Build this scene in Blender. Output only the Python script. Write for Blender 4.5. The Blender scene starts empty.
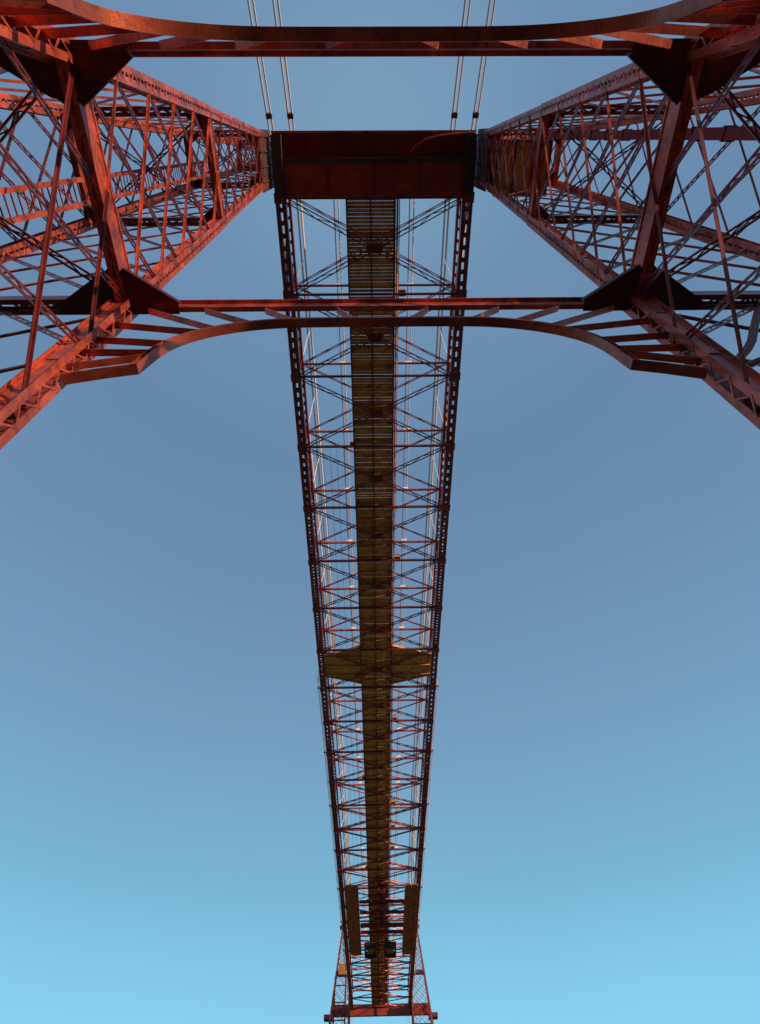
import bpy, math, random
from mathutils import Vector as V, Matrix
random.seed(7)
C = bpy.context.scene.collection
scene = bpy.context.scene

# ------------------------------------------------------------------ materials
def mat(name, base, rough=.5, var=.35, var_col=None, scale=1.5, bump=.15, spec=.4, streak=0.0, metallic=0.0, coat=0.0):
    m = bpy.data.materials.new(name); m.use_nodes = True
    nt = m.node_tree; N = nt.nodes; L = nt.links
    b = N['Principled BSDF']
    b.inputs['Roughness'].default_value = rough
    b.inputs['Metallic'].default_value = metallic
    b.inputs['Coat Weight'].default_value = coat; b.inputs['Coat Roughness'].default_value = .28
    b.inputs['Specular IOR Level'].default_value = spec
    tc = N.new('ShaderNodeTexCoord')
    n1 = N.new('ShaderNodeTexNoise'); n1.inputs['Scale'].default_value = scale
    n1.inputs['Detail'].default_value = 8; n1.inputs['Roughness'].default_value = .65
    L.new(tc.outputs['Object'], n1.inputs['Vector'])
    r = N.new('ShaderNodeValToRGB')
    r.color_ramp.elements[0].position = .35; r.color_ramp.elements[1].position = .65
    dark = var_col if var_col else tuple(c*(1-var) for c in base)
    r.color_ramp.elements[0].color = (*dark, 1); r.color_ramp.elements[1].color = (*base, 1)
    L.new(n1.outputs['Fac'], r.inputs['Fac'])
    out = r.outputs['Color']
    if streak:
        n2 = N.new('ShaderNodeTexNoise'); n2.inputs['Scale'].default_value = scale*5
        n2.inputs['Detail'].default_value = 4
        L.new(tc.outputs['Object'], n2.inputs['Vector'])
        r2 = N.new('ShaderNodeValToRGB')
        r2.color_ramp.elements[0].position = .55; r2.color_ramp.elements[1].position = .72
        L.new(n2.outputs['Fac'], r2.inputs['Fac'])
        mx = N.new('ShaderNodeMixRGB'); mx.inputs['Color2'].default_value = (.09, .035, .02, 1)
        mul = N.new('ShaderNodeMath'); mul.operation = 'MULTIPLY'; mul.inputs[1].default_value = streak
        L.new(r2.outputs['Color'], mul.inputs[0]); L.new(mul.outputs[0], mx.inputs['Fac'])
        L.new(out, mx.inputs['Color1']); out = mx.outputs['Color']
    L.new(out, b.inputs['Base Color'])
    bp = N.new('ShaderNodeBump'); bp.inputs['Strength'].default_value = bump; bp.inputs['Distance'].default_value = .02
    n3 = N.new('ShaderNodeTexNoise'); n3.inputs['Scale'].default_value = 18; n3.inputs['Detail'].default_value = 3
    L.new(tc.outputs['Object'], n3.inputs['Vector'])
    L.new(n3.outputs['Fac'], bp.inputs['Height']); L.new(bp.outputs['Normal'], b.inputs['Normal'])
    return m

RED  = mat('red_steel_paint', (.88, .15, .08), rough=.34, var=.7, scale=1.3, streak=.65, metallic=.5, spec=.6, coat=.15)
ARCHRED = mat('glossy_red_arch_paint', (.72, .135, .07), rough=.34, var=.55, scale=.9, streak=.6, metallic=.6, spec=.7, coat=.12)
RED_SHADE = mat('red_steel_paint_shaded', (.32, .045, .042), rough=.36, var=.5, scale=1.3, streak=.7, metallic=.5, spec=.5, coat=.3)  # darker copy of the red paint, with members' shade put into the colour
GUSSET = mat('dark_gusset_steel', (.11, .016, .014), rough=.45, var=.5, scale=1.1, streak=.4, metallic=.3)
BOXRED = mat('red_box_plate', (.42, .045, .03), rough=.45, var=.45, scale=.5, streak=.6, metallic=.2)
MAROON = mat('maroon_steel_plate', (.22, .02, .018), rough=.45, var=.4, scale=.6, streak=.5, metallic=.3)
CABLE = mat('galvanised_cable', (.95, .78, .74), rough=.5, var=.12, scale=2)
CLAMP = mat('dark_iron', (.06, .03, .03), rough=.6)
WOOD = mat('walkway_boards', (.85, .42, .14), rough=.8, var_col=(.45, .2, .06), scale=2.2, bump=.3, spec=.15)
OCHRE = mat('ochre_paint', (.75, .28, .05), rough=.55, var=.45, scale=1.6, streak=.5)
OCHRE2 = mat('ochre_machine_paint', (.55, .2, .04), rough=.6, var=.6, scale=2.4, streak=.6)
DARKM = mat('black_machine_steel', (.035, .03, .025), rough=.5)

# ------------------------------------------------------------------ mesh accumulator
class MB:
    def __init__(s): s.v = []; s.f = []
    def hexa(s, p):                       # 8 points: 0-3 one end loop, 4-7 the other
        o = len(s.v); s.v += [tuple(q) for q in p]
        for q in ((0,3,2,1),(4,5,6,7),(0,1,5,4),(1,2,6,5),(2,3,7,6),(3,0,4,7)):
            s.f.append(tuple(o+i for i in q))
    def box(s, lo, hi):
        x0,y0,z0 = lo; x1,y1,z1 = hi
        s.hexa([(x0,y0,z0),(x1,y0,z0),(x1,y1,z0),(x0,y1,z0),(x0,y0,z1),(x1,y0,z1),(x1,y1,z1),(x0,y1,z1)])
    def bar(s, A, B, w, h, up=(0,0,1), off=(0,0)):
        """straight bar, w across, h along up; off shifts it in (across, up)"""
        A = V(A); B = V(B); d = (B-A)
        if d.length < 1e-5: return
        d.normalize(); up = V(up)
        r = d.cross(up)
        if r.length < 1e-4: r = d.cross(V((1,0,0)))
        r.normalize(); u = r.cross(d)
        o = r*off[0] + u*off[1]; A = A+o; B = B+o
        a = r*(w/2); b = u*(h/2)
        s.hexa([A-a-b, A+a-b, A+a+b, A-a+b, B-a-b, B+a-b, B+a+b, B-a+b])
    def frame(s, A, B, up):
        A = V(A); B = V(B); d = (B-A); L = d.length; d.normalize(); up = V(up)
        r = d.cross(up)
        if r.length < 1e-4: r = d.cross(V((1,0,0)))
        r.normalize(); return A, d, r, r.cross(d), L
    def laced(s, A, B, w, h, up=(0,0,1), t=.035, lip=.10, pitch=None, bars=.06, plates='side', zig=True, splice=0):
        """built-up box member: two solid plates facing +-up (h apart) or +-across, lacing on the two open faces"""
        A, d, r, u, L = s.frame(A, B, up)
        B = A + d*L
        if plates == 'side': P, Q, sp, sq = r, u, w, h     # solid plates at +-r, open faces at +-u
        else: P, Q, sp, sq = u, r, h, w
        for k in (-1, 1):
            s._slab(A + P*(k*(sp/2-t/2)), d, L, P, t, Q, sq)
            for j in (-1, 1):             # lips (angle legs) turning inwards on the open faces
                s._slab(A + P*(k*(sp/2-t-lip/2)) + Q*(j*(sq/2-t/2)), d, L, P, lip, Q, t)
            if splice:
                n = int(L/splice)
                for i in range(n):
                    c = A + d*((i+.5)*L/n) + P*(k*(sp/2+.012))
                    s._slab(c - d*.22, d, .44, P, .024, Q, sq*.8)
        pitch = pitch or sp*1.1
        n = max(2, int(L/pitch)); st = L/n
        for j in (-1, 1):
            q = Q*(j*(sq/2+.008))
            for i in range(n):
                a = A + d*(i*st) + q; b = A + d*((i+1)*st) + q
                e = P*((sp/2-lip*.6) * (1 if i % 2 else -1))
                if zig: s.bar(a+e, b-e, bars, .014, up=Q)
                else:
                    s.bar(a-P*(sp/2-.02), a+P*(sp/2-.02), bars, .014, up=Q)
    def _slab(s, A, d, L, P, wp, Q, wq):
        a = P*(wp/2); b = Q*(wq/2); B = A + d*L
        s.hexa([A-a-b, A+a-b, A+a+b, A-a+b, B-a-b, B+a-b, B+a+b, B-a+b])
    def twin(s, A, B, gap, w, t, up, step=.45):
        """two parallel flats tied by small battens (a laced brace)"""
        A, d, r, u, L = s.frame(A, B, up)
        for k in (-1, 1): s._slab(A + r*(k*gap/2), d, L, r, w, u, t)
        n = max(2, int(L/step))
        for i in range(n):
            a = A + d*(i*L/n); b = A + d*((i+1)*L/n); e = r*(gap/2*(1 if i % 2 else -1))
            s.bar(a+e, b-e, w*.7, t*.5, up=u)
    def angle(s, A, B, w, up, t=.02):
        A, d, r, u, L = s.frame(A, B, up)
        s._slab(A, d, L, r, w, u, t)
        s._slab(A + r*(w/2-t/2) + u*(w/2), d, L, r, t, u, w)
    def tube(s, pts, rad, n=6):
        pts = [V(p) for p in pts]; o = len(s.v)
        for i, p in enumerate(pts):
            d = (pts[min(i+1, len(pts)-1)] - pts[max(i-1, 0)]).normalized()
            r = d.cross(V((0,0,1)))
            if r.length < 1e-3: r = d.cross(V((1,0,0)))
            r.normalize(); u = r.cross(d)
            for k in range(n):
                a = 2*math.pi*k/n; s.v.append(tuple(p + r*(rad*math.cos(a)) + u*(rad*math.sin(a))))
        for i in range(len(pts)-1):
            for k in range(n):
                a = o+i*n+k; b = o+i*n+(k+1) % n
                s.f.append((a, b, b+n, a+n))
        s.f.append(tuple(o+k for k in reversed(range(n)))); e = o+(len(pts)-1)*n
        s.f.append(tuple(e+k for k in range(n)))
    def prism(s, poly, t):                # poly: 3-D loop (flat), thickened along its normal
        P = [V(p) for p in poly]; n = (P[1]-P[0]).cross(P[2]-P[0]).normalized()*(t/2); o = len(s.v); k = len(P)
        s.v += [tuple(p-n) for p in P] + [tuple(p+n) for p in P]
        s.f.append(tuple(o+i for i in reversed(range(k)))); s.f.append(tuple(o+k+i for i in range(k)))
        for i in range(k): j = (i+1) % k; s.f.append((o+i, o+j, o+k+j, o+k+i))
    def ring(s, c, ax, rad, wid, thick, n=20):
        c = V(c); ax = V(ax).normalized(); a1 = ax.cross(V((0,0,1))).normalized(); a2 = ax.cross(a1); o = len(s.v)
        for i in range(n):
            a = 2*math.pi*i/n; e = a1*math.cos(a)+a2*math.sin(a)
            for (rr, k) in ((rad, -1), (rad, 1), (rad-thick, 1), (rad-thick, -1)):
                s.v.append(tuple(c + e*rr + ax*(k*wid/2)))
        for i in range(n):
            j = (i+1) % n
            for k in range(4): l = (k+1) % 4; s.f.append((o+i*4+k, o+i*4+l, o+j*4+l, o+j*4+k))
    def rivets(s, A, B, step, nrm, rad=.022):
        A = V(A); B = V(B); d = B-A; n = int(d.length/step)
        for i in range(n):
            c = A + d*((i+.5)/n); s.bar(c, c+V(nrm)*.018, rad*2, rad*2, up=(d.x, d.y, d.z))
    def build(s, name, m, parent=None):
        me = bpy.data.meshes.new(name)
        # keep coordinates local to the parent
        off = V((0,0,0)); p = parent
        while p is not None: off += V(p.location); p = p.parent
        me.from_pydata([(x-off.x, y-off.y, z-off.z) for x, y, z in s.v], [], s.f); me.update()
        me.materials.append(m)
        o = bpy.data.objects.new(name, me); C.objects.link(o)
        if parent: o.parent = parent
        return o

def tag(o, label=None, cat=None, group=None, kind=None):
    if label: o['label'] = label
    if cat: o['category'] = cat
    if group: o['group'] = group
    if kind: o['kind'] = kind
    return o
def thing(name, loc, label, cat, group=None):
    o = bpy.data.objects.new(name, None); C.objects.link(o); o.location = loc; o.empty_display_size = .5
    return tag(o, label, cat, group)
def clone(o, loc=None, parent=None):
    c = o.copy(); C.objects.link(c)
    if parent is not None: c.parent = parent
    if loc is not None: c.location = loc
    for ch in [q for q in bpy.data.objects if q.parent == o and q is not c]: clone(ch, None, c)
    return c

# ------------------------------------------------------------------ measures
SPAN = 160.0
H0 = 1.6
def xi(z): return 6.704 + .0051*(z-H0)
def xo(z): return 16.168 - .1179*(z-H0)
def yw(z): return 3.562 - .0534*(z-H0)
RINGS = [5.2, 17.6, 30.0, 42.4, 52.0]
TOP = 61.0
GW = 6.28            # girder: centre of each truss from the bridge axis
ZB, ZT = 45.0, 48.0  # bottom and top chord level

def col_pt(s, k, y, z, Y0=0, inset=0):      # k: 'i' inner / 'o' outer, y: -1 land, 1 river
    x = xi(z)+.12+inset if k == 'i' else xo(z)-.12-inset
    return V((s*x, Y0 + y*(yw(z)-.04-inset), z))

# ------------------------------------------------------------------ tower legs
def build_leg(s, Y0, near, label):
    root = thing('tower_leg', (s*11.0, Y0, 0), label, 'tower leg', 'four lattice legs of the bridge towers')
    f = 1.0
    # masonry plinths
    for k in 'io':
        for y in (-1, 1):
            m = MB(); p = col_pt(s, k, y, .6, Y0)
            for (w, z0, z1) in ((1.25, 0, .9), (1.05, .9, 1.05)): m.box((p.x-w, p.y-w, z0), (p.x+w, p.y+w, z1))
            m.build('plinth', STONE, root)
    # corner columns
    for k in 'io':
        for y in (-1, 1):
            a = col_pt(s, k, y, 1.0, Y0); b = col_pt(s, k, y, TOP, Y0); m = MB()
            mid = a.lerp(b, (44-1)/(TOP-1))
            cuts = [(1.0, .50, .34), (17.6, .40, .26), (30.0, .34, .22), (44.0, .28, .18), (TOP, 0, 0)]
            for ci in range(4):
                z0, wx, w = cuts[ci]; p0 = col_pt(s, k, y, z0, Y0); p1 = col_pt(s, k, y, cuts[ci+1][0], Y0)
                m.laced(p0, p1, wx, w, up=(0,1,0), plates='up', t=.035, lip=.05, pitch=w*1.15, bars=.045, splice=(2.6 if ci < 2 else 0))
                A_, d_, r_, u_, L_ = m.frame(p0, p1, (0,1,0))
                for e in (-1, 1):
                    for g_ in (-1, 1):
                        m._slab(A_ + u_*(g_*(w/2+.045)) + r_*(e*(wx/2-.012)), d_, L_, u_, .09, r_, .024)
                        m._slab(A_ + u_*(g_*(w/2+.012)) + r_*(e*(wx/2-.06)), d_, L_, u_, .024, r_, .09)
            m.build('corner_column', RED, root)
    # rings of struts with gussets
    for ri, z in enumerate(RINGS):
        w = .5 if ri < 2 else .42
        for k in 'io':                                   # struts along the bridge
            a = col_pt(s, k, -1, z, Y0, .0); b = col_pt(s, k, 1, z, Y0, .0)
            m = MB(); m.laced(a, b, w*.6, w*1.35, up=(0,0,1), plates='side', t=.04, lip=.09, pitch=.42, bars=.06)
            for e in (-1, 1): m.bar(a, b, .03, .06, up=(0,0,1), off=(e*(w*.3+.016), w*.6))
            m.build('ring_strut', RED, root)
        for y in (-1, 1):                                # struts across the bridge
            a = col_pt(s, 'i', y, z, Y0); b = col_pt(s, 'o', y, z, Y0)
            m = MB(); m.laced(a, b, w*.8, w*.9, up=(0,0,1), plates='side', t=.04, lip=.09, pitch=.42, bars=.06)
            m.build('ring_strut', RED_SHADE, root)
        q = 1.25 if ri < 2 else (.8 if ri < 4 else .4)
        for k in 'io':                                   # corner gusset plates lying in the ring
            for y in (-1, 1):
                g = MB(); c = col_pt(s, k, y, z, Y0); dx = s*(1 if k == 'i' else -1)
                zz = z - .26
                P = [(c.x, c.y, zz), (c.x+dx*q*1.0, c.y, zz), (c.x+dx*q*.95, c.y-y*.12, zz), (c.x+dx*.12, c.y-y*q*.75, zz), (c.x, c.y-y*q*.8, zz)]
                g.prism(P, .03)
                g.bar(P[2], P[3], .1, .12, up=(0,0,1))
                g.build('gusset_plate', GUSSET, root)
        # diaphragm bracing inside the ring
        m = MB()
        c00 = col_pt(s,'i',-1,z,Y0); c01 = col_pt(s,'i',1,z,Y0); c10 = col_pt(s,'o',-1,z,Y0); c11 = col_pt(s,'o',1,z,Y0)
        m.twin(c00+V((0,0,.1)), c11+V((0,0,.1)), .14, .05, .05, (0,0,1)); m.twin(c01+V((0,0,.22)), c10+V((0,0,.22)), .14, .05, .05, (0,0,1))
        m.build('ring_cross_brace', RED_SHADE, root)
    # lattice on the four faces of every tier
    tiers = [(1.3, 5.2, (2, 2, 2)), (5.2, 17.6, (4, 4, 4)), (17.6, 30.0, (5, 5, 4)), (30.0, 42.4, (6, 6, 5)), (42.4, 52.0, (7, 7, 6)), (52.0, TOP-.6, (9, 9, 8))]
    faces = [('i',-1,'i',1), ('o',-1,'o',1), ('i',-1,'o',-1), ('i',1,'o',1)]
    nb = 0
    for ti, (z0, z1, ns) in enumerate(tiers):
        for fi, (k0, y0, k1, y1) in enumerate(faces):
            n = ns[0] if fi == 0 else (ns[1] if fi == 1 else ns[2])
            if ti == 5 and fi < 2: n = 14
            if fi < 2: nrm = V((s*(-1 if fi == 0 else 1), 0, 0))
            else: nrm = V((0, y0, 0))
            A = lambda z: col_pt(s, k0, y0, z, Y0) + nrm*.12
            B = lambda z: col_pt(s, k1, y1, z, Y0) + nrm*.12
            zz = [z0 + (z1-z0)*i/n for i in range(n+1)]
            M0 = (A(z0)+B(z0))/2; M1 = (A(z1)+B(z1))/2
            segs = []
            for i in range(n-1):
                segs.append((A(zz[i]), B(zz[i+2]), 0)); segs.append((B(zz[i]), A(zz[i+2]), 1))
            segs += [(A(zz[1]), M0, 1), (B(zz[1]), M0, 0), (A(zz[n-1]), M1, 0), (B(zz[n-1]), M1, 1)]
            panel = MB()
            # small node plates where braces land on the columns
            for i in range(1, n):
                for P in (A, B):
                    c = P(zz[i]); sz = .22 if ti < 4 else .12
                    panel.bar(c-V((0,0,sz)), c+V((0,0,sz)), sz*1.8, .02, up=nrm)
            heavy = ti < 4
            own = near and ti in (1, 2, 3) and nb < 90 and fi in (0, 2, 3)
            if own: po = panel.build('lattice_panel', RED_SHADE, root)
            for (a, b, kind) in segs:
                t = MB() if own else panel
                o = nrm*(.03 if kind else -.08)
                if heavy:
                    if kind == (0 if s < 0 else 0): t.twin(a+o, b+o, .13 if ti < 3 else .1, .045, .04, nrm, .3)
                    else: t.angle(a+o, b+o, .07 if ti < 3 else .06, nrm, .02)
                else: t.bar(a+o, b+o, .07, .05, up=nrm)
                if own: t.build('diagonal_brace', RED if (kind and ti == 2) else RED_SHADE, po); nb += 1
            if not own: panel.build('lattice_panel', RED_SHADE if fi % 2 else RED, root)
    # saddle housing on top
    m = MB()
    m.box((s*8.1-1.6, Y0-1.0, TOP), (s*8.1+1.6, Y0+1.0, TOP+.25)); m.box((s*8.1-1.2, Y0-.5, TOP+.25), (s*8.1+1.2, Y0+.5, TOP+.7))
    m.build('cable_saddle', MAROON, root)
    return root

STONE = mat('grey_stone_plinth', (.32, .30, .27), rough=.85, var=.4, scale=1.2, bump=.4)
legL = build_leg(-1, 0, True, 'orange lit near lattice tower leg filling the left side overhead')
legR = build_leg(1, 0, True, 'shaded purple red near tower leg on the right with the lift mast inside')
legFL = build_leg(-1, SPAN, False, 'tiny distant lattice tower leg on the left below the far end of the deck')
legFR = build_leg(1, SPAN, False, 'tiny distant lattice tower leg on the right below the far end of the deck')

# dark web plates of the near legs at deck level (part of each leg)
for s, root in ((-1, legL), (1, legR), (-1, legFL), (1, legFR)):
    Y0 = root.location.y; m = MB()
    x0 = s*(xi(43)+.02)
    m.box((min(x0, x0-s*.04), Y0-1.55, 42.0), (max(x0, x0-s*.04), Y0+1.75, 46.6))
    for yy in (-1.2, -.4, .4, 1.2): m.box((min(x0-s*.04, x0-s*.14), Y0+yy-.03, 42.0), (max(x0-s*.04, x0-s*.14), Y0+yy+.03, 46.6))
    m.build('web_plate', CLAMP, root)

m = MB()
m.tube([(10.39, 2.72, 17.5), (9.9, 2.76, 16.8), (9.42, 2.8, 16.05), (8.95, 2.84, 15.3), (8.52, 2.88, 14.6), (8.15, 2.91, 14.1), (7.8, 2.93, 13.7), (7.31, 2.95, 13.05)], .1, 8)
m.tube([(7.31, 2.95, 13.05), (7.59, 2.95, 13.1), (8.0, 2.93, 13.36), (8.6, 2.9, 13.7)], .08, 8)
m.build('curved_brace', MAROON, legR)
# left leg: service ladder mast
m = MB()
for yy in (.05, .75): m.bar((-10, yy, 6), (-10, yy, 43), .14, .14, up=(1,0,0))
for i in range(105): m.bar((-10, .05, 6.3+i*.35), (-10, .75, 6.3+i*.35), .035, .035)
tag(m.build('service_ladder', RED, None), 'narrow rung ladder climbing inside the left tower leg', 'ladder')
# right leg: lift mast and cabin
m = MB()
m.bar((10.6, -1.15, 0), (10.6, -1.15, 42.6), .34, .34, up=(1,0,0))
for i in range(20): m.box((10.4, -1.36, 1.5+i*2.05), (10.8, -.94, 1.6+i*2.05))
lm = tag(m.build('lift_mast', MAROON, None), 'plain dark red upright mast inside the right tower leg ending at the ochre lift cabin', 'lift mast')
cab = thing('lift_cabin', (8.95, .5, 41.0), 'ochre boxed lift cabin high inside the right tower leg', 'lift cabin')
m = MB()
m.box((7.35, -.85, 41.1), (10.35, 1.85, 43.6))
for xx in (7.8, 8.4, 9.0, 9.6, 10.2): m.box((xx-.03, -.88, 41.06), (xx+.03, 1.88, 43.6))
m.build('cabin_shell', OCHRE, cab)
m = MB()
for (a, b) in (((7.25,-.95),(10.45,-.85)),((7.25,1.85),(10.45,1.95)),((7.25,-.85),(7.35,1.85)),((10.35,-.85),(10.45,1.85))): m.box((a[0],a[1],40.92),(b[0],b[1],41.2))
for xx in (8.3, 9.4): m.bar((xx,-.85,41.0),(xx,1.85,41.0),.1,.12)
m.build('floor_frame', MAROON, cab)

# ------------------------------------------------------------------ portal frames between the near legs
ARCH = [(0,14.5),(1.2,14.5),(2.3,14.47),(3.0,14.36),(3.5,14.2),(3.95,13.98),(4.3,13.74),(4.6,13.45),(4.82,13.15),(4.97,12.8),(5.07,12.4),(5.14,11.95),(5.2,11.62)]
KNEE = [(5.2,11.62),(5.8,11.42),(6.55,11.1)]
POSTS = [((1.2,15.5),(.75,14.56)),((3.1,15.5),(2.3,14.57)),((4.7,15.53),(3.35,14.36)),((6.2,15.55),(4.1,13.95)),((6.7,14.45),(4.3,13.7)),((6.75,13.4),(4.93,12.98)),((6.75,12.6),(5.1,12.42)),((6.75,11.75),(5.16,12.2))]
def fy(z, sg): return sg*yw(z)
def build_portal(sg, label):
    root = thing('portal_frame', (0, sg*2.6, 17.6), label, 'portal frame', 'arched portal frames between the near legs')
    def P(x, h, dy=0): z = h+H0; return V((x, fy(z, sg)+dy, z))
    z = 16+H0; y = fy(z, sg)
    m = MB(); X = xi(z)+.0
    # Z section: web facing the land side, top flange landwards, bottom flange riverwards
    def bx(ya, yb, za, zb): m.box((-X, y+ya, z+za), (X, y+yb, z+zb))
    if sg > 0: bx(-.015, .015, -.17, .17); bx(-.11, .015, .173, .20); bx(-.015, .12, -.20, -.173)
    else: bx(-.015, .015, -.17, .17); bx(-.015, .11, .173, .20); bx(-.12, .015, -.20, -.173)
    m.rivets((-X, y, z-.2), (X, y, z-.2), .3, (0,0,-1), .014)
    m.build('strut', RED, root)
    # arch rib: broad curved soffit plate with a web above
    pts = [(-x, h) for x, h in reversed(ARCH)] + ARCH[1:]
    a = MB(); w = .115
    def strip(a, pts, w, t0, t1):
        n = len(pts); nr = []
        for i in range(n):
            p, q = pts[max(i-1,0)], pts[min(i+1,n-1)]; dx, dz = q[0]-p[0], q[1]-p[1]; l = math.hypot(dx,dz); nr.append((-dz/l, dx/l))
        for i in range(n-1):
            L = []
            for j in (i, i+1):
                (x, h), (nx, nz) = pts[j], nr[j]
                for (dy, t) in ((-w,t0),(w,t0),(w,t1),(-w,t1)):
                    q = P(x+nx*t, h+nz*t, dy); L.append(q)
            a.hexa(L)
    # finer curve by Catmull-Rom
    fine = []
    for i in range(len(pts)-1):
        p0 = pts[max(i-1,0)]; p1 = pts[i]; p2 = pts[i+1]; p3 = pts[min(i+2,len(pts)-1)]
        for k in range(4):
            t = k/4
            fine.append(tuple(.5*((2*p1[c])+(-p0[c]+p2[c])*t+(2*p0[c]-5*p1[c]+4*p2[c]-p3[c])*t*t+(-p0[c]+3*p1[c]-3*p2[c]+p3[c])*t**3) for c in (0,1)))
    fine.append(pts[-1])
    strip(a, fine, w, 0, .03); strip(a, fine, .02, .03, .2); strip(a, fine, .07, .2, .22)
    a.build('arch', ARCHRED, root)
    for s in (-1, 1):
        k = MB(); kp = [(s*x, h) for x, h in KNEE]
        if s < 0: kp = kp[::-1]
        strip(k, kp, w, 0, .03); strip(k, kp, .02, .03, .25)
        k.build('knee', ARCHRED, root)
        for (p, q) in POSTS:
            t = MB(); A = P(s*p[0], p[1]); B = P(s*q[0], q[1]+.1)
            t.bar(A, B, .16, .025, up=(0,0,1)); t.bar(A, B, .025, .14, up=(0,0,1), off=(0, .083))
            t.build('post', RED, root)
        # dark triangular gusset lying between the strut and the leg
        g = MB(); zc = z-.48; cx = s*(xi(z)+.25); cy = y
        zc = z-.3; Q = [(cx, cy+sg*.14, zc), (cx-s*1.6, cy+sg*.14, zc), (cx-s*1.6, cy-sg*.08, zc), (cx-s*.3, cy-sg*.95, zc), (cx, cy-sg*.95, zc)]
        g.prism(Q, .03); g.bar(Q[2], Q[3], .04, .34, up=(0,0,1), off=(0,.16)); g.bar(Q[2], Q[3], .2, .03, up=(0,0,1), off=(0,-.03))
        o2 = [(cx, cy+sg*.14, zc), (cx+s*1.6, cy+sg*.14, zc), (cx+s*1.6, cy-sg*.08, zc), (cx+s*.3, cy-sg*.85, zc), (cx, cy-sg*.85, zc)]
        g.prism(o2, .03); g.bar(o2[2], o2[3], .04, .3, up=(0,0,1), off=(0,.15))
        for poly in (Q, o2):
            cc = sum((V(p) for p in poly), V((0,0,0)))/len(poly)
            for i in range(len(poly)):
                A = V(poly[i]).lerp(cc, .14); B = V(poly[(i+1) % len(poly)]).lerp(cc, .14); n = max(1, int((B-A).length/.13))
                for k in range(n):
                    c = A.lerp(B, k/n); g.box((c.x-.02, c.y-.02, zc-.035), (c.x+.02, c.y+.02, zc-.0155))
        g.build('gusset_plate', GUSSET, root)
    return root
build_portal(1, 'arched red portal frame crossing in front of the long deck, river side of tower')
build_portal(-1, 'arched red portal frame along the top edge, land side of the near tower')

# ------------------------------------------------------------------ cross girders at deck level
def cross_girder(Y0, sgn, label, ext, dep=2.25):
    r = thing('cross_girder', (0, Y0, 45.0), label, 'cross girder', 'plated cross girders carrying the deck ends')
    m = MB(); X = 6.62 + ext
    m.box((-X, Y0+sgn*.02 if sgn > 0 else Y0-dep, 44.95), (X, Y0+dep if sgn > 0 else Y0-.02, 46.9))
    m.build('river_box', BOXRED, r)
    m = MB()
    a, b = sorted((Y0-sgn*1.45, Y0-sgn*.0))
    m.box((-X+.05, a, 45.5), (X-.05, b, 46.9)); m.build('land_box', MAROON, r)
    m = MB()
    for yy, zz in ((0.04, 44.93), (dep-.05, 44.93), (-1.42, 45.48)):
        m.box((-X, Y0+sgn*yy-.07, zz-.03), (X, Y0+sgn*yy+.07, zz+.015))
    m.build('edge_angle', RED, r)
    m = MB(); a, b = sorted((Y0-sgn*.02, Y0+sgn*.28)); m.box((-X+.02, a, 44.80), (X-.02, b, 44.90)); m.build('ledge', CLAMP, r)
    n = 9
    for i in range(n):
        x = -X+.5+i*(2*X-1)/(n-1)
        m = MB(); a, b = sorted((Y0-sgn*1.35, Y0-sgn*.1)); m.box((x-.04, a, 45.40), (x+.04, b, 45.498)); m.build('stiffener', RED_SHADE, r)
        if i % 2 == 0:
            m = MB(); a, b = sorted((Y0+sgn*.12, Y0+sgn*(dep-.13))); m.box((x-.05, a, 44.88), (x+.05, b, 44.948)); m.build('stiffener', MAROON, r)
    return r
cg = cross_girder(0, 1, 'wide maroon plated cross girder spanning between the two near legs overhead', 0)
cf = cross_girder(SPAN+2.2, -1, 'small distant plated cross girder at the far end of the deck', 4.6, .45)
for s in (-1, 1):
    m = MB(); x0, x1 = sorted((s*5.95, s*6.6))
    m.hexa([(x0,-1.3,44.99),(x1,-1.3,44.99),(x1,-1.3,45.46),(x0,-1.3,45.46),(x0,.1,44.6),(x1,.1,44.6),(x1,.1,45.46),(x0,.1,45.46)]); m.box((x0, .1, 44.6), (x1, 2.15, 44.925))
    m.build('end_bracket', CLAMP, cg)
    m = MB(); x0, x1 = sorted((s*10.6, s*12.6)); m.box((x0, SPAN+.6, 44.2), (x1, SPAN+2.8, 44.94)); m.build('end_bracket', RED_SHADE, cf)
m = MB()
m.tube([(2.4,-.35,45.35),(2.7,-.7,45.3),(3.3,-1.0,45.2),(4.2,-1.2,45.1),(5.3,-1.3,45.1),(6.5,-1.35,45.1)], .055, 8)
m.build('conduit', RED, cg)

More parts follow.
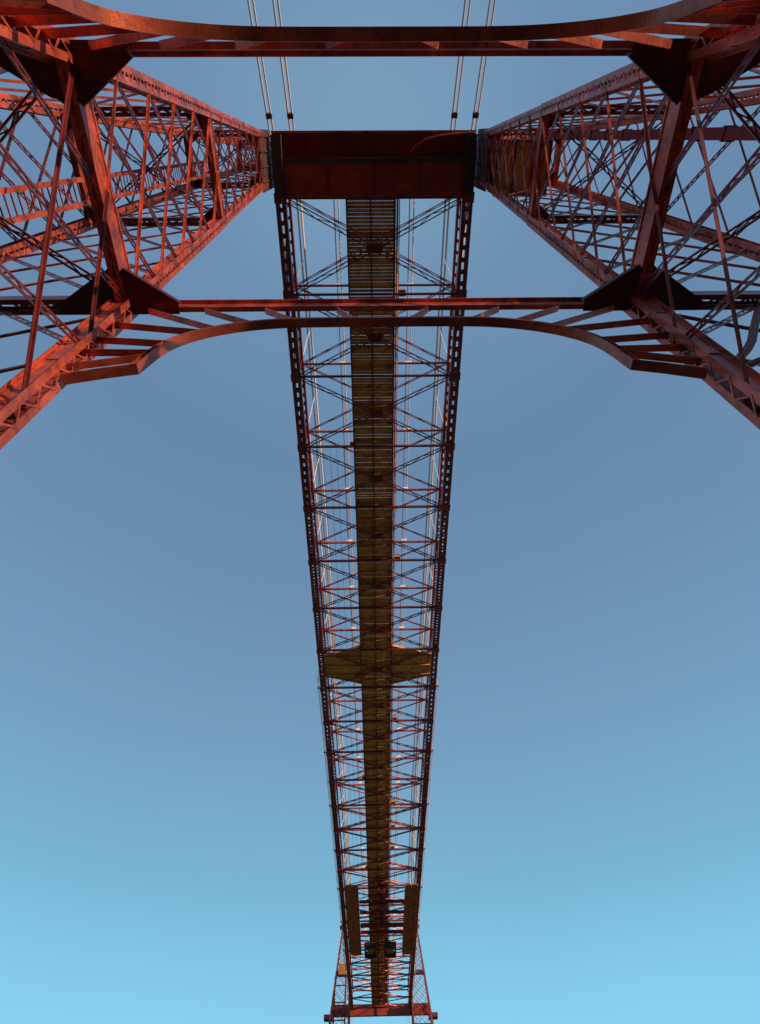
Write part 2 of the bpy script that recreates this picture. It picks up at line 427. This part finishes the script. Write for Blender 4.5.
# ------------------------------------------------------------------ the long span
span = thing('bridge_span', (0, 2.3, 45), 'long red lattice deck span receding from the near tower to the far tower', 'bridge deck')
NY = [2.27 + 6.199*i for i in range(26)]
for s in (-1, 1):
    x = s*GW
    m = MB()
    m.laced((x, NY[0]-.1, ZB), (x, NY[-1]+.4, ZB), .72, .42, up=(0,0,1), plates='side', t=.14, lip=.12, pitch=.8, bars=.26, zig=False)
    yy = 62
    while yy < NY[-1]-1: m.box((x-.33, yy, ZB-.25), (x+.33, yy+1.25, ZB-.222)); m.box((x-.36, yy+1.22, ZB-.27), (x+.36, yy+1.36, ZB-.251)); yy += 1.55
    m.build('bottom_chord', RED_SHADE, span)
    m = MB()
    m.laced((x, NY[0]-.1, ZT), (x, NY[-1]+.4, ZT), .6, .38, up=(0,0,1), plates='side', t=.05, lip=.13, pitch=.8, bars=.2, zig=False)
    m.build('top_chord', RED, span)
    for i, y in enumerate(NY):
        m = MB(); m.laced((x, y, ZB+.2), (x, y, ZT-.2), .3, .3, up=(0,1,0), plates='up', t=.03, lip=.07, pitch=.35, bars=.05)
        m.box((x-.42, y-.32, ZB-.245), (x+.42, y+.32, ZB-.222))
        m.build('truss_post', RED_SHADE, span)
        if i < len(NY)-1:
            y2 = NY[i+1]
            m = MB()
            for (za, zb, e) in ((ZB+.2, ZT-.2, .1), (ZT-.2, ZB+.2, -.1)):
                m.bar((x+e, y, za), (x+e, y2, zb), .14, .09, up=(1,0,0))
            m.box((x-.16, (y+y2)/2-.16, (ZB+ZT)/2-.16), (x+.16, (y+y2)/2+.16, (ZB+ZT)/2+.16))
            m.build('truss_diagonal', RED_SHADE, span)
xin = GW-.34
for i, y in enumerate(NY):
    m = MB(); m.laced((-xin, y, ZB), (xin, y, ZB), .15, .22, up=(0,0,1), plates='side', t=.03, lip=.06, pitch=.4, bars=.05)
    if i % 2 == 0 and y > 48:
        for s in (-1,1): m.bar((s*(GW+.3), y, ZB), (s*(GW+.75), y, ZB), .1, .12)
    m.build('cross_beam', RED_SHADE, span)
    m = MB(); m.laced((-GW+.27, y, ZT), (GW-.27, y, ZT), .15, .2, up=(0,0,1), plates='side', t=.03, lip=.06, pitch=.45, bars=.05)
    m.build('top_cross_beam', RED, span)
    if i % 2 == 1 or i > 10:
        s = -1 if i % 4 == 3 else 1
        m = MB(); m.box((s*2.0-.22, y-.2, 45.3), (s*2.0+.22, y+.2, 45.75)); m.box((s*2.0-.26, y-.24, 45.26), (s*2.0+.26, y+.24, 45.31))
        m.build('lamp_box', OCHRE, span)
    if i == len(NY)-1: break
    y2 = NY[i+1]; yc = (y+y2)/2
    for (s, dz) in ((1, -.05), (-1, .05)):
        m = MB(); m.twin((-s*xin, y+.1, ZB-.1+dz), (s*xin, y2-.1, ZB-.1+dz), .26, .07, .07, (0,0,1), 1.1)
        m.build('lateral_brace', RED_SHADE, span)
        m = MB(); m.twin((-s*xin, y+.1, ZT+dz), (s*xin, y2-.1, ZT+dz), .12, .06, .06, (0,0,1), 1.4)
        m.build('top_lateral_brace', RED, span)
    m = MB(); m.prism([(-.55, yc-.2, ZB-.225), (-.3, yc-.33, ZB-.225), (.3, yc-.33, ZB-.225), (.55, yc-.2, ZB-.225), (.55, yc+.2, ZB-.225), (.3, yc+.33, ZB-.225), (-.3, yc+.33, ZB-.225), (-.55, yc+.2, ZB-.225)], .03)
    m.build('gusset_plate', MAROON, span)

# walkway through the middle
Y1 = NY[-1]
m = MB(); y = NY[0]; k = 0
while y < 30:
    w = .22; m.box((-1.86, y, 45.50+random.uniform(0,.02)), (1.34, y+w, 45.55)); y += w + random.choice((.012,.02,.035,.015))
while y < Y1:
    w = .9; m.box((-1.86, y, 45.50+random.uniform(0,.03)), (1.34, y+w, 45.55)); y += w + .03
m.build('plank_deck', WOOD, span)
for x, w, h in ((-1.9, .1, .34), (-.25, .1, .2), (1.40, .14, .36)):
    m = MB(); m.box((x-w/2, NY[0], 45.44-h), (x+w/2, Y1, 45.44+.05)); m.build('stringer', RED_SHADE, span)
yy = NY[0]+.7
while yy < Y1:
    m = MB(); m.box((-1.84, yy, 45.24), (1.32, yy+.1, 45.42)); m.build('floor_joist', WOOD, span); yy += 1.6
m = MB(); m.tube([(1.58, NY[0], 45.25), (1.58, Y1, 45.25)], .07, 8); m.tube([(1.72, NY[0], 45.38), (1.72, Y1, 45.38)], .035, 6)
m.build('conduit', OCHRE, span)
for s in (-1, 1):
    m = MB()
    for dx, zz in ((0, 48.5), (.32, 48.5)): m.tube([(s*(2.6+dx), NY[0], zz), (s*(2.6+dx), Y1, zz)], .045, 6)
    for y in NY: m.box((min(s*2.5, s*3.05), y-.05, 48.16), (max(s*2.5, s*3.05), y+.05, 48.44))
    m.build('upper_rail', CABLE, span)
    m = MB()
    m.tube([(s*(GW+.62), 50, ZB), (s*(GW+.62), Y1, ZB)], .04, 6)
    m.tube([(s*(GW+.62), 50, ZB+1.0), (s*(GW+.62), Y1, ZB+1.0)], .03, 6)
    for i, y in enumerate(NY):
        if i % 2 == 0 and y > 49: m.bar((s*(GW+.62), y, ZB), (s*(GW+.62), y, ZB+1.0), .05, .05)
    m.build('side_rail', CABLE, span)
# lozenge shaped passing platform
for s in (-1, 1):
    m = MB(); ya, yb = 45.3, 51.6
    n = 9
    for i in range(n):
        x0 = 1.45+(GW-.35-1.45)*i/n; x1 = 1.45+(GW-.35-1.45)*(i+1)/n
        t = (i+.5)/n; e = 1.5*t
        for j in range(6):
            y0 = ya+e+(yb-ya-2*e)*j/6; y1 = ya+e+(yb-ya-2*e)*(j+1)/6
            m.box((min(s*x0, s*x1)+.001, y0, 45.33+random.uniform(0,.06)), (max(s*x0, s*x1)-.001, y1, 45.42))
    for yy in (47.0, 48.5, 50): m.box((min(s*1.5, s*6.0), yy-.06, 45.18), (max(s*1.5, s*6.0), yy+.06, 45.34))
    for (a, b) in (((1.45, ya), (6.1, ya+1.5)), ((1.45, yb), (6.1, yb-1.5))): m.bar((s*a[0], a[1], 45.3), (s*b[0], b[1], 45.3), .08, .28)
    m.build('platform', WOOD, span)
# bundle of thin service wires on the left of the walkway
for k in range(5):
    x = -5.4+k*.62
    m = MB(); m.tube([(x, 22.3, 47.2), (x, 60, 47.1), (x, 100, 47.2)], .014, 4)
    m.build('service_wire', CLAMP, span)

# ------------------------------------------------------------------ travelling trolley
tr = thing('trolley', (0, 113, 44.2), 'ochre and black travelling trolley under the far part of the deck', 'trolley')
for s in (-1, 1):
    m = MB(); a, b = 98.8, 124.8
    x0, x1 = (3.55, 5.5) if s < 0 else (4.1, 6.05)
    for i in range(14):
        y0 = a+i*2.0
        m.box((min(s*x0, s*x1), y0+.05, 44.30), (max(s*x0, s*x1), y0+1.95, 44.42))
    for xx in (x0, (x0+x1)/2, x1): m.box((s*xx-.07, a, 44.05), (s*xx+.07, b, 44.32))
    m.build('side_frame', OCHRE2, tr)
    for y in (101, 106, 111, 116, 120, 124):
        w = MB(); w.ring((s*5.6, y, 44.15), (1,0,0), .38, .16, .12); w.ring((s*5.6, y, 44.15), (1,0,0), .14, .2, .1)
        for q in range(4):
            a_ = math.pi*q/4; w.bar((s*5.6, y-.3*math.cos(a_), 44.15-.3*math.sin(a_)), (s*5.6, y+.3*math.cos(a_), 44.15+.3*math.sin(a_)), .06, .06)
        w.build('wheel', DARKM, tr)
for y, w in ((113.0, .9), (115.8, .5), (108, .35), (104, .35)):
    m = MB(); m.box((-3.4, y-w/2, 43.85), (4.0, y+w/2, 44.25)); m.build('cross_member', MAROON, tr)
for k in range(5):
    y = 99.2+k*2.9; m = MB()
    m.ring((-.2, y, 44.1), (1,0,0), .75, .5, .16, 24); m.ring((.6, y+.4, 44.1), (1,.15,0), .75, .4, .16, 24); m.ring((0, y, 44.1), (1,0,0), .25, 2.3, .12, 12)
    for q in range(6):
        a_ = math.pi*q/6; m.bar((0, y-.6*math.cos(a_), 44.1-.6*math.sin(a_)), (0, y+.6*math.cos(a_), 44.1+.6*math.sin(a_)), .12, .5, up=(1,0,0))
    m.build('sheave', RED_SHADE, tr)
for s in (-1, 1):
    m = MB()
    m.box((min(s*.7, s*2.9), 121, 43.5), (max(s*.7, s*2.9), 121.6, 44.4)); m.box((min(s*.7, s*2.9), 125.2, 43.5), (max(s*.7, s*2.9), 125.8, 44.4))
    m.box((s*.85-.15, 121.6, 43.5), (s*.85+.15, 125.2, 44.3)); m.box((s*2.75-.15, 121.6, 43.5), (s*2.75+.15, 125.2, 44.3))
    m.build('motor_housing', DARKM, tr)
    m = MB(); m.box((min(s*1.2, s*2.4), 122, 43.8), (max(s*1.2, s*2.4), 124.8, 44.5)); m.build('motor', OCHRE2, tr)

# ------------------------------------------------------------------ cables
def sag(p, q, low, n=24):
    """parabola from p to q, lowest height low in the middle; plan tapers towards the truss"""
    out = []
    for i in range(n+1):
        t = i/n; u = 4*t*(1-t)
        z = p[2]+(q[2]-p[2])*t - (p[2]-low[1])*u
        x = p[0] + (low[0]-p[0])*u; y = p[1]+(q[1]-p[1])*t
        out.append(V((x, y, z)))
    return out
def cable_pair(pts, gap, rad, name, label, cat, grp, clamps=()):
    r = thing(name, tuple(pts[0]), label, cat, grp)
    for e in (-1, 1):
        m = MB(); m.tube([p+V((e*gap/2, 0, 0)) for p in pts], rad, 8); m.build('strand', CABLE, r)
    for t in clamps:
        f = t*(len(pts)-1); i = min(int(f), len(pts)-2); c = pts[i].lerp(pts[i+1], f-i); d = (pts[i+1]-pts[i]).normalized()
        m = MB(); m.bar(c-d*.2, c+d*.2, gap+rad*2.2, rad*3); m.build('clamp', CLAMP, r)
    return r
side = {-1: 'left', 1: 'right'}
for s in (-1, 1):
    for X, low, w in ((8.75, (5.6, 50.0), 'outer'), (6.95, (5.25, 50.3), 'inner')):
        pts = sag((s*X, 0, 61.5), (s*X, SPAN, 61.5), (s*low[0], low[1]))
        cable_pair(pts, .34, .085, 'suspension_cable', f'{w} pale sagging suspension cable above the {side[s]} edge of the deck', 'suspension cable', 'main suspension cables')
        back = [V((s*X, -.4, 61.4)).lerp(V((s*X, -104, 1.0)), t/12) for t in range(13)]
        cable_pair(back, .34, .075, 'backstay_cable', f'{w} pale backstay cable pair at the top beside the near {side[s]} leg', 'backstay cable', 'backstay cables of the near tower', (.022,))
        back = [V((s*X, SPAN+.4, 61.4)).lerp(V((s*X, SPAN+104, 1.0)), t/12) for t in range(13)]
        cable_pair(back, .34, .055, 'backstay_cable', f'{w} distant backstay cable pair falling behind the far {side[s]} tower leg', 'backstay cable', 'backstay cables of the far tower')
    pts = sag((s*6.95, 0, 61.5), (s*6.95, SPAN, 61.5), (s*5.25, 50.3), 60)
    r = thing('hanger_set', (s*6, 8, 48), f'row of thin hanger rods above the {side[s]} truss of the deck', 'hanger rods', 'rows of hanger rods')
    for y in NY[1:-1]:
        t = y/SPAN*60; i = int(t); c = pts[i].lerp(pts[i+1], t-i)
        m = MB(); m.tube([(s*(GW-.05), y, ZT+.25), (c.x, y, c.z)], .035, 5); m.build('hanger_rod', CABLE, r)

# far side lift on the left leg
fl = thing('lift_cabin', (-10.2, 158, 40), 'small distant ochre lift cabin beside the far left tower leg', 'lift cabin')
m = MB(); m.box((-9.4, 156.6, 50.8), (-7.6, 158.2, 52.8)); m.build('cabin_shell', OCHRE2, fl)
m = MB()
for x in (-10.2, -7.8): m.bar((x, 157.2, 30), (x, 157.2, 50.6), .3, .3, up=(1,0,0))
for i in range(7): m.bar((-10.2, 157.2, 31+i*3), (-7.8, 157.2, 31+i*3), .2, .2)
m.build('guide_frame', MAROON, fl)

# ------------------------------------------------------------------ setting
def sheet(name, lo, hi, z, m, kind='structure', thick=None):
    b = MB()
    if thick: b.box((lo[0], lo[1], z-thick), (hi[0], hi[1], z))
    else:
        b.v = [(lo[0],lo[1],z),(hi[0],lo[1],z),(hi[0],hi[1],z),(lo[0],hi[1],z)]; b.f = [(0,1,2,3)]
    return tag(b.build(name, m), kind=kind)
PAVE = mat('stone_paving', (.035, .033, .03), rough=.85, var=.35, scale=.8, bump=.3)
EARTH = mat('earth_ground', (.05, .047, .04), rough=.9, var=.4, scale=.05)
WATER = mat('river_water', (.26, .20, .12), rough=.3, var=.2, scale=.3, bump=.6, spec=.5)
sheet('ground', (-4000, -4000), (4000, 4000), -3.0, EARTH)
sheet('river', (-3990, 12), (3990, 146), -2.0, WATER)
sheet('quay', (-600, -140), (600, 11.5), 0, PAVE, thick=2.9)
sheet('far_quay', (-600, 146.5), (600, 300), 0, PAVE, thick=2.9)

# unseen block shaped as flats, added on the quay to shade the right leg
PLASTER = mat('cream_plaster', (.55, .47, .36), rough=.9, var=.15, scale=.6)
GLASS = mat('dark_window_glass', (.03, .04, .05), rough=.08, var=.1, spec=.7)
TRIM = mat('white_window_trim', (.7, .68, .64), rough=.6, var=.1)
TILE = mat('clay_roof_tiles', (.32, .12, .07), rough=.85, var=.4, scale=3)
ex = V((.469, .883, 0)); ey = V((.883, -.469, 0)); base = ey*34 + ex*3.6
blk = thing('added_shade_block', tuple(base + ex*12 + ey*7), 'unseen tall cream block added on the quay to shade the right tower leg', 'building')
def ob(m, u0, u1, v0, v1, z0, z1):
    P = lambda u, v, z: tuple(base + ex*u + ey*v + V((0, 0, z)))
    m.hexa([P(u0,v0,z0), P(u1,v0,z0), P(u1,v1,z0), P(u0,v1,z0), P(u0,v0,z1), P(u1,v0,z1), P(u1,v1,z1), P(u0,v1,z1)])
m = MB(); ob(m, 0, 24, 0, 14, 0, 36); m.build('wall', PLASTER, blk)
m = MB(); ob(m, -.5, 24.5, -.5, 14.5, 36.003, 36.5)
P = lambda u, v, z: tuple(base + ex*u + ey*v + V((0, 0, z)))
m.hexa([P(-.3,-.3,36.5), P(24.3,-.3,36.5), P(24.3,14.3,36.5), P(-.3,14.3,36.5), P(5,6.5,39.5), P(19,6.5,39.5), P(19,7.5,39.5), P(5,7.5,39.5)])
m.build('roof', TILE, blk)
for f in range(11):
    m = MB(); ob(m, -.08, 24.08, -.08, 14.08, 3.1+f*3.1, 3.25+f*3.1); m.build('floor_band', TRIM, blk)
    for k in range(7):
        u = 1.6+k*3.4
        fr = MB(); ob(fr, u-.12, u+1.32, -.06, -.003, .9+f*3.1, 2.9+f*3.1); w_ = fr.build('window', TRIM, blk)
        g = MB(); ob(g, u, u+.57, -.09, -.062, 1.0+f*3.1, 2.8+f*3.1); ob(g, u+.63, u+1.2, -.09, -.062, 1.0+f*3.1, 2.8+f*3.1); g.build('pane', GLASS, w_)

# ------------------------------------------------------------------ light
SUN_AZ = math.radians(121)      # measured clockwise from +Y
SUN_EL = math.radians(7.5)
d = V((math.sin(SUN_AZ)*math.cos(SUN_EL), math.cos(SUN_AZ)*math.cos(SUN_EL), math.sin(SUN_EL)))
sl = bpy.data.lights.new('sun', 'SUN'); sl.energy = 5.0; sl.angle = math.radians(.5); sl.color = (1, .73, .44)
so = bpy.data.objects.new('sun', sl); C.objects.link(so); so.rotation_euler = d.to_track_quat('Z', 'Y').to_euler()
w = bpy.data.worlds.new('World'); scene.world = w; w.use_nodes = True
nt = w.node_tree; N = nt.nodes; L = nt.links
bg = N['Background']
sky = N.new('ShaderNodeTexSky'); sky.sky_type = 'NISHITA'; sky.sun_disc = False
sky.sun_elevation = SUN_EL; sky.sun_rotation = SUN_AZ; sky.air_density = 1; sky.dust_density = .6; sky.ozone_density = 2
sc = N.new('ShaderNodeVectorMath'); sc.operation = 'SCALE'; sc.inputs['Scale'].default_value = .10
L.new(sky.outputs[0], sc.inputs[0])
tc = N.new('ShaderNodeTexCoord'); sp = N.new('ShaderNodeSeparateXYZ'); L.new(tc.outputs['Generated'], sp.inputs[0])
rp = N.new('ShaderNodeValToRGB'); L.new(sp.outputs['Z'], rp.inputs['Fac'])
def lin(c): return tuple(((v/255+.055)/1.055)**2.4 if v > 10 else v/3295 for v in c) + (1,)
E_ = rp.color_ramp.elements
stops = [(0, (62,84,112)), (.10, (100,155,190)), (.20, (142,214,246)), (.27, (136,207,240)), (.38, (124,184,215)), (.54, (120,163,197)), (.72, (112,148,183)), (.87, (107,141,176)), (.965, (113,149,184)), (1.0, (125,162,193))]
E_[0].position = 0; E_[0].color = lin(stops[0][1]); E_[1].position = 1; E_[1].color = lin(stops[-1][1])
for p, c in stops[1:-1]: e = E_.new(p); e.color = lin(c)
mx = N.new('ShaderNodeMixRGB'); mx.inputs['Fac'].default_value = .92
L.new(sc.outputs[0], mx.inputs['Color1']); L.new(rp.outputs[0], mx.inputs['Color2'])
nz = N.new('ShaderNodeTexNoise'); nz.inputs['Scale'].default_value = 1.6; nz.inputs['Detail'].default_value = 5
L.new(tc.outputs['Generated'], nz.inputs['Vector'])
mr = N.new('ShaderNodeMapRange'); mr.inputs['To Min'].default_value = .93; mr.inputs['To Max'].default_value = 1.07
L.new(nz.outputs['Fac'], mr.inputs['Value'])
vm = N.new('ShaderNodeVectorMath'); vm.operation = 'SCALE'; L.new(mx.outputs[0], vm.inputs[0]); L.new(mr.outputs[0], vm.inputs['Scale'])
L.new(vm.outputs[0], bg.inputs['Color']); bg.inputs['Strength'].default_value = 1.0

# ------------------------------------------------------------------ camera
cd = bpy.data.cameras.new('camera'); co = bpy.data.objects.new('camera', cd); C.objects.link(co)
R2 = V((0.999868466950306, 0.003515254727456986, -0.015833249276320085))
U2 = V((0.011662316603230222, -0.8342550669108217, 0.551255361611174))
F = V((0.011271165418492445, 0.5513675056782195, 0.8341863308112208))
M = Matrix((R2, U2, -F)).transposed().to_4x4(); M.translation = V((-.294, -1.078, 1.6)); co.matrix_world = M
cd.sensor_fit = 'VERTICAL'; cd.sensor_height = 36; cd.lens = 565.86*36/1024; cd.clip_end = 20000; cd.clip_start = .05
scene.camera = co
scene.view_settings.view_transform = 'Standard'; scene.view_settings.look = 'None'; scene.view_settings.exposure = 0
